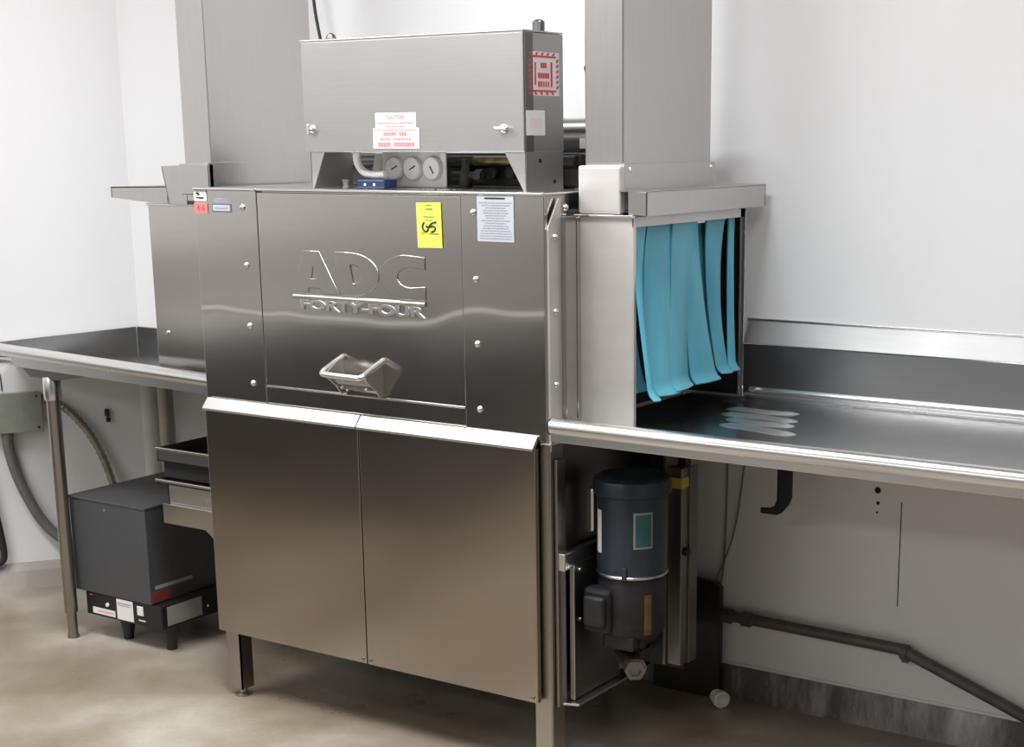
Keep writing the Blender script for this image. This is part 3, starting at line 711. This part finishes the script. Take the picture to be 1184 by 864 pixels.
sp = MB().prism([OW(.52, .806, .002), OW(.52, .866, .002), OW(.01, .902, .002), OW(.01, .806, .002)], (nx*.010, ny*.010, 0))
sp.box(-1.12, -.02, .738, .749, .806, .902)
finish('wall_upstand', sp, 'splash_dark', lt)
gs = MB().prism([(-.90, .085, .862), (-.86, .085, .832), (-.73, .085, .830), (-.56, .085, .858)], (0, .09, 0), .002)
finish('leg_gusset', gs, 'dark_steel', lt)
lx, ly = -.785, .105
l = finish('leg', MB().tube([(lx, ly, .085), (lx, ly, .80)], .0205, 24), 'leg', lt)
finish('leg_socket', MB().lathe([(.0245, .765), (.0265, .775), (.0265, .832), (.024, .836)], (lx, ly, 0), 'Z', 24), 'rail', l)
finish('foot', MB().lathe([(.019, 0), (.018, .006), (.0155, .02), (.0155, .085), (.0205, .089)], (lx, ly, 0), 'Z', 24), 'leg', l)

# pipes behind the left table
tag(finish('drain_pipe', MB().tube([(-.985, .66, .0), (-.985, .66, .80)], .036, 20), 'pvc'), 'wide off white vertical pipe at the wall under the left dish table', 'pipe')
tag(finish('support_post', MB().tube([(-.845, .60, .0), (-.845, .60, .808)], .026, 20), 'tan_pipe'), 'tan vertical post behind the stacked trays under the left table', 'post')

# ---------------------------------------------------------------- scrap trays
st = thing('scrap_tray_unit', 'stainless scrap tray holder with two stacked trays at the left side of the dishwasher', 'tray', (-.16, .3, .38))
def tray(z1, h, x0, x1, y0, y1, nm):
    mb = MB(); t_ = .003
    mb.box(x0, x1, y0, y0+t_, z1-h, z1, .0005); mb.box(x0, x1, y1-t_, y1, z1-h, z1); mb.box(x0, x0+t_, y0, y1, z1-h, z1)
    mb.box(x1-t_, x1, y0, y1, z1-h, z1); mb.box(x0, x1, y0, y1, z1-h, z1-h+t_)
    o = finish(nm, mb, 'splash', st)
    finish('tray_rim', MB().box(x0-.002, x1, y0-.006, y0+.004, z1-.005, z1+.002, .0015), 'bright', o)
    return o
TXa, TXb = -.330, -.004
tray(.664, .040, TXa, TXb, .10, .42, 'upper_tray')
finish('holder_cavity', MB().box(TXa+.008, TXb, .115, .41, .575, .622), 'blackhole', st)
tr2 = tray(.571, .012, TXa, TXb, .092, .42, 'tray_slide')
finish('lower_tray', MB().box(TXa+.026, TXb, .112, .40, .497, .558, .002), 'rail', st)
finish('lower_cavity', MB().box(TXa+.010, TXb-.01, .122, .39, .495, .559), 'blackhole', st)
finish('holder_apron', MB().prism([(TXa+.008, .100, .497), (TXb, .100, .497), (TXb, .100, .310), (-.130, .100, .425), (-.150, .100, .438), (TXa+.008, .100, .438)], (0, .26, 0), .001), 'hood', st)
finish('holder_arm', MB().box(-.03, .014, .12, .36, .45, .68), 'dark_steel', st)

# ---------------------------------------------------------------- booster heater
bh = thing('booster_heater', 'dark grey box shaped booster heater on black tapered legs under the left table', 'heater', (-.61, .38, 0))
finish('heater_body', MB().box(-.785, -.440, .130, .600, .154, .452, .003), 'heater', bh)
finish('heater_lid', MB().box(-.788, -.437, .127, .603, .452, .460, .002), 'heater', bh)
bb = finish('heater_base', MB().box(-.745, -.400, .134, .59, .078, .153, .003), 'heater_black', bh)
def taper(x, y, zt):
    return MB().lathe([(.014, 0), (.016, .004), (.017, .02), (.028, zt), (.028, zt+.002)], (x, y, 0), 'Z', 20)
for (x, y) in ((-.624, .190), (-.395, .190), (-.70, .55), (-.43, .55)):
    if x == -.395: x = -.428
    finish('leg', taper(x, y, .078), 'heater_black', bh)
yy = .134
b1 = sticker_front('base_label', -.715, -.612, .086, .106, yy, 'sticker', bb); b1['label'] = 'narrow white label'
mb = MB(); bars_front(mb, [(-.690+k*.009, -.684+k*.009, .094, .098) for k in range(8)], yy-.0013); finish('print', mb, 'pink_print', b1)
b2 = sticker_front('base_label', -.602, -.528, .084, .150, yy, 'sticker', bb); b2['label'] = 'square white label'
mb = MB(); bars_front(mb, [(-.596, -.534, .136, .139), (-.596, -.540, .130, .132)], yy-.0013); finish('print', mb, 'sticker_aged', b2)
finish('rocker_switch', MB().box(-.507, -.480, yy-.004, yy, .112, .142, .003), 'white_plastic', bb)
finish('knob_light', MB().lathe([(.007, 0), (.006, .004)], (-.645, yy, .122), Matrix(((1, 0, 0), (0, 0, -1), (0, 1, 0))), 12), 'white_plastic', bb)
mb = MB(); bars_front(mb, [(-.727, -.712, .143, .146)], yy-.0002); finish('print', mb, 'red_print', bb)
mb = MB(); bars_front(mb, [(-.505, -.475, .094, .098)], yy-.0002); finish('print', mb, 'sticker_pink', bb)
finish('rating_plate', MB().box(-.4005, -.3985, .155, .295, .088, .148), 'sticker_aged', bb)
finish('base_screw', MB().lathe([(.004, 0), (.003, .002)], (-.400, .32, .110), 'X', 8), 'white_plastic', bb)
o = finish('grey_strip_label', MB().box(-.4405, -.4388, .150, .300, .199, .210), 'sticker_aged', bh)
o = finish('maroon_label', MB().box(-.4405, -.4388, .136, .205, .158, .193), 'maroon', bh); o['label'] = 'dark red label'
finish('body_screw', MB().lathe([(.004, 0), (.003, .003)], (-.620, .130, .430), Matrix(((1, 0, 0), (0, 0, -1), (0, 1, 0))), 8), 'rail', bh)

# ---------------------------------------------------------------- items on slanted wall
def obox(mb, s0, s1, z0, z1, o0, o1, bev=0):
    R = Matrix(((ux, nx, 0, CX), (uy, ny, 0, CY), (0, 0, 1, 0), (0, 0, 0, 1)))
    return mb.box(s0, s1, o0, o1, z0, z1, bev, 2, R)
jb = thing('junction_box', 'grey green metal electrical box on the wall behind the left table leg', 'electrical box', OW(.43, .56, .02))
finish('box_shell', obox(MB(), .345, .520, .562, .694, 0, .045, .006), 'jbox', jb)
finish('box_lid', obox(MB(), .342, .523, .559, .697, .045, .050, .002), 'jbox', jb)
for (s, z) in ((.358, .684), (.505, .575), (.358, .575)): finish('lid_screw', obox(MB(), s-.004, s+.004, z-.004, z+.004, .050, .052, .001), 'pipe_dark', jb)
finish('conduit_hub', MB().tube([OW(.463, .562, .025), OW(.463, .545, .025)], .021, 16), 'conduit', jb)
finish('side_connector', MB().tube([OW(.345, .668, .022), OW(.325, .668, .022)], .016, 14), 'conduit_beige', jb)
tag(finish('rigid_conduit', MB().tube([OW(.463, .558, .025), OW(.463, .51, .025), OW(.452, .44, .025), OW(.425, .35, .028), OW(.375, .24, .032), OW(.31, .165, .04), OW(.235, .12, .05), OW(.16, .10, .06)], .0185, 16, smooth_path=6), 'conduit'), 'grey conduit curving down from the electrical box to behind the heater', 'conduit')
tag(finish('flexible_conduit', MB().tube([OW(.335, .668, .022), OW(.30, .655, .025), OW(.25, .615, .03), OW(.195, .54, .035), OW(.155, .45, .04), OW(.125, .34, .05), OW(.10, .22, .06), OW(.09, .10, .07)], .0150, 14, smooth_path=9, ridges=.80), 'conduit_beige'), 'ribbed flexible metal conduit arching from the electrical box down behind the heater', 'conduit')
tag(finish('black_pipe', MB().tube([OW(.60, .70, .03), OW(.555, .46, .03), OW(.535, .36, .03), OW(.515, .20, .03), OW(.510, .13, .03), OW(.518, .105, .03), OW(.54, .098, .03), OW(.64, .094, .03)], .0125, 14, smooth_path=4), 'black'), 'black pipe bending near the floor at the far left wall', 'pipe')
tag(finish('wall_anchor', obox(MB(), .121, .138, .590, .618, 0, .020, .006).tube([OW(.127, .585, .012), OW(.127, .575, .02)], .008, 10), 'pipe_dark'), 'small dark clip fixed to the wall beneath the left dish table', 'clip')
tag(finish('thin_wire', MB().tube([OW(.505, .86, .003), OW(.485, .80, .003), OW(.470, .76, .003), OW(.468, .70, .003)], .0018, 6, smooth_path=5), 'cable'), 'thin dark wire on the wall above the electrical box', 'wire')
tag(finish('pipe_elbow', MB().tube([OW(.30, .088, .045), OW(.24, .088, .045)], .018, 14), 'black'), 'short black pipe low on the wall between the table leg and the heater', 'pipe')
finish_dirt = None

# ---------------------------------------------------------------- pump side
pb = thing('pump_bracket', 'stainless bracket frame on the right side of the lower cabinet holding the pump', 'bracket', (1.17, .2, .19))
mb = MB().box(1.128, 1.148, .040, .400, .535, .572, .003)
mb.box(1.128, 1.152, .018, .042, .530, .574, .003)
finish('strap', mb, 'rail', pb)
finish('upright', MB().box(1.126, 1.134, .015, .050, .185, .80, .001), 'leg', pb)
finish('back_plate', MB().box(1.146, 1.150, .060, .270, .195, .538, .001), 'dark_steel', pb)
finish('plate_edge', MB().box(1.140, 1.153, .056, .060, .195, .538, .001), 'rail', pb)
finish('shelf', MB().prism([(1.126, .030, .186), (1.172, .045, .186), (1.172, .40, .186), (1.126, .40, .186)], (0, 0, .006), .001), 'rail', pb)
for (z) in (.520, .395): finish('plate_bolt', MB().lathe([(.005, 0), (.004, .004)], (1.150, .085, z), 'X', 10), 'bright', pb)

pm = thing('pump_motor', 'dark blue cylindrical electric motor standing on a black cast pump beside the lower cabinet', 'motor', (1.24, .175, .22))
PX, PY = 1.240, .175
mt = finish('motor_body', MB().lathe([(.080, .475), (.0855, .480), (.086, .500), (.086, .672), (.084, .680)], (PX, PY, 0), 'Z', 48), 'motor', pm)
finish('motor_cap', MB().lathe([(.090, .676), (.095, .680), (.095, .704), (.092, .714), (.082, .720), (.076, .7215), (.070, .7195), (.030, .7195), (.002, .7195)], (PX, PY, 0), 'Z', 48), 'motor', pm)
finish('motor_band', MB().lathe([(.086, .478), (.0880, .480), (.0880, .484), (.086, .486)], (PX, PY, 0), 'Z', 48), 'rail', pm)
def onm(a, z, w, h, r_, t_=.0015, n=8):
    def f(u, v): 
        an = a+(u-.5)*w/r_; return (PX+(r_)*math.sin(an), PY-(r_)*math.cos(an), z+(v-.5)*h)
    return MB().grid(f, n, 2, t_)
lb = finish('motor_nameplate', onm(.85, .600, .048, .088, .0875), 'sticker_aged', pm)
finish('plate_face', onm(.85, .600, .040, .078, .089), 'teal_label', lb)
finish('side_label', onm(-.55, .590, .018, .105, .0875), 'sticker', pm)
finish('terminal_box', MB().box(PX-.102, PX-.078, PY-.05, PY+.01, .575, .685, .008), 'rail', pm)
finish('end_clip', MB().box(PX+.022, PX+.034, PY-.086, PY-.078, .480, .510, .001), 'motor', pm)
pu = MB().lathe([(.060, .318), (.076, .330), (.084, .350), (.084, .455), (.078, .475)], (PX, PY, 0), 'Z', 40)
pu.box(PX-.080, PX-.005, PY-.10, PY-.05, .340, .450, .010)
pu.box(PX-.045, PX+.045, PY-.07, PY+.05, .295, .335, .008)
for q in range(4): pu.lathe([(.010, .300), (.010, .345)], (PX+.055*math.cos(q*1.57+.6), PY-.055*math.sin(q*1.57+.6), 0), 'Z', 10)
vo = finish('pump_volute', pu, 'pump', pm)
finish('volute_cover', MB().box(PX-.070, PX-.010, PY-.118, PY-.098, .358, .436, .020, 4), 'pump', vo)
finish('yellowed_label', onm(1.0, .390, .020, .100, .0855), 'brass', vo)
sh = finish('outlet_pipe', MB().tube([(PX-.045, PY+.03, .270), (PX+.045, PY-.055, .252)], .026, 16).tube([(PX-.02, PY, .26), (PX-.02, PY, .30)], .02, 14), 'dark_steel', pm)
pm.location.z += .03; pm.location.x += .004
finish('hex_nut', MB().lathe([(.026, 0), (.026, .018), (.015, .020), (.015, .012)], (PX+.040, PY-.055, .252), Matrix(((.81, 0, .588), (.588, 0, -.81), (0, 1, 0))), 6), 'dark_steel', pm)

ch = thing('control_channel', 'tall narrow stainless channel with a yellow label standing behind the pump motor', 'channel', (1.24, .42, .2))
finish('channel_body', MB().box(1.212, 1.252, .405, .445, .195, .720, .002), 'mid_steel', ch)
finish('channel_back', MB().box(1.204, 1.212, .395, .480, .195, .780, .001).box(1.252, 1.258, .44, .48, .195, .720, .001), 'dark_steel', ch)
finish('label', MB().box(1.220, 1.252, .4035, .405, .668, .695, .0003).box(1.252, 1.2533, .405, .440, .668, .695, .0003), 'yellow_label', ch)
finish('dark_backing', MB().box(1.12, 1.226, .47, .50, .16, .846, .002), 'black', ch)  # black sheet added to paint in the dark behind the motor
finish('knob', MB().lathe([(.010, 0), (.012, .01), (.006, .014)], (1.252, .425, .50), 'X', 12), 'black', ch)
dp = tag(finish('dark_panel', MB().prism([(1.00, .70, .0), (1.212, .70, .0), (1.212, .70, .325), (1.20, .70, .337), (1.00, .70, .352)], (0, .02, 0), .002), 'black'), 'black upright panel against the wall behind the pump', 'panel')
#tag(finish('lower_drain_pipe', MB().tube([(1.10, .56, .0), (1.10, .56, .30)], .032, 16), 'pipe_dark'), 'dark vertical drain pipe behind the pump close to the floor', 'pipe')

# wall conduit on the right
wc = thing('wall_conduit', 'grey conduit running along the lower right wall and bending down at a clamp', 'conduit', (1.7, .72, .1))
finish('conduit_pipe', MB().tube([(1.05, .722, .222), (1.20, .722, .240), (1.30, .722, .242), (1.69, .722, .236), (1.737, .722, .232), (1.79, .722, .214), (2.06, .722, .118), (2.22, .722, .055), (2.30, .722, .020)], .0155, 16, smooth_path=4), 'wall_conduit', wc)
for x in (1.225, 1.285): finish('coupling', MB().tube([(x-.012, .722, .241), (x+.012, .722, .241)], .021, 16), 'wall_conduit', wc)
finish('pipe_clamp', MB().lathe([(.0205, -.009), (.0205, .009)], (1.742, .722, .230), 'X', 16).box(1.733, 1.751, .722, .750, .200, .212, .001), 'wall_conduit', wc)
tag(finish('white_pvc_cap', MB().lathe([(.019, 0), (.019, .022), (.024, .023), (.024, .040), (.019, .042), (.016, .030)], (1.222, .665, .0245), Matrix(((.6, .0, .8), (.8, 0, -.6), (0, 1, 0))), 20), 'white_plastic'), 'small white plastic pipe cap lying on the floor near the pump', 'cap')
tag(finish('hanging_wire', MB().tube([(1.205, .745, .85), (1.205, .745, .60), (1.198, .742, .36), (1.17, .735, .23)], .0028, 6, smooth_path=5), 'wire_beige'), 'thin straight beige wire hanging down the wall behind the pump', 'wire')
tag(finish('looping_wire', MB().tube([(1.265, .745, .85), (1.262, .745, .72), (1.235, .742, .50), (1.20, .735, .38), (1.15, .725, .26)], .0024, 6, smooth_path=5), 'wire_beige'), 'thin beige wire slanting down the wall beside the straight wire', 'wire')

# ---------------------------------------------------------------- lights
def light_panel(x, y, power, sx=1.2, sy=.6, col=(.98, .985, 1.0)):
    t = thing('ceiling_light', 'recessed rectangular ceiling light over the kitchen', 'light', (x, y, RZ-.05), 'ceiling lights')
    finish('housing', MB().box(x-sx/2-.03, x+sx/2+.03, y-sy/2-.03, y+sy/2+.03, RZ-.045, RZ, .004), 'ceiling', t)
    l = bpy.data.lights.new('ceiling_lamp', 'AREA'); l.shape = 'RECTANGLE'; l.size = sx; l.size_y = sy; l.energy = power; l.color = col
    o = bpy.data.objects.new('ceiling_lamp', l); COL.objects.link(o); o.location = (x, y, RZ-.05)
light_panel(-.7, -1.2, 36); light_panel(1.0, -.85, 38); light_panel(2.8, -1.25, 20)
light_panel(-.9, -4.8, 24); light_panel(.8, -4.8, 22); light_panel(-1.1, -2.6, 10)
w = bpy.data.worlds.new('world'); S.world = w; w.use_nodes = True
w.node_tree.nodes['Background'].inputs[0].default_value = (.9, .95, 1, 1); w.node_tree.nodes['Background'].inputs[1].default_value = .05

# ---------------------------------------------------------------- camera
f_px, cx, cy, cz, yaw, pitch, roll, ppx, ppy = 1741.6, 3.0604, -2.8496, 1.5300, -.5707, -.2287, -.0055, 88.35, 135.83
sa, ca = math.sin(yaw), math.cos(yaw)
F = Vector((sa*math.cos(pitch), ca*math.cos(pitch), math.sin(pitch))); R = Vector((ca, -sa, 0)); U = R.cross(F)
R2 = R*math.cos(roll)+U*math.sin(roll); U2 = U*math.cos(roll)-R*math.sin(roll)
cam = bpy.data.cameras.new('camera'); co = bpy.data.objects.new('camera', cam); COL.objects.link(co)
co.matrix_world = Matrix(((R2.x, U2.x, -F.x, cx), (R2.y, U2.y, -F.y, cy), (R2.z, U2.z, -F.z, cz), (0, 0, 0, 1)))
cam.sensor_width = 36; cam.lens = f_px/1184*36; cam.shift_x = -ppx/1184; cam.shift_y = ppy/1184
cam.clip_start = .05; cam.clip_end = 50
S.camera = co
S.view_settings.view_transform = 'Standard'; S.view_settings.look = 'None'; S.view_settings.gamma = 1; S.view_settings.use_curve_mapping = False
S.view_settings.exposure = 0.52
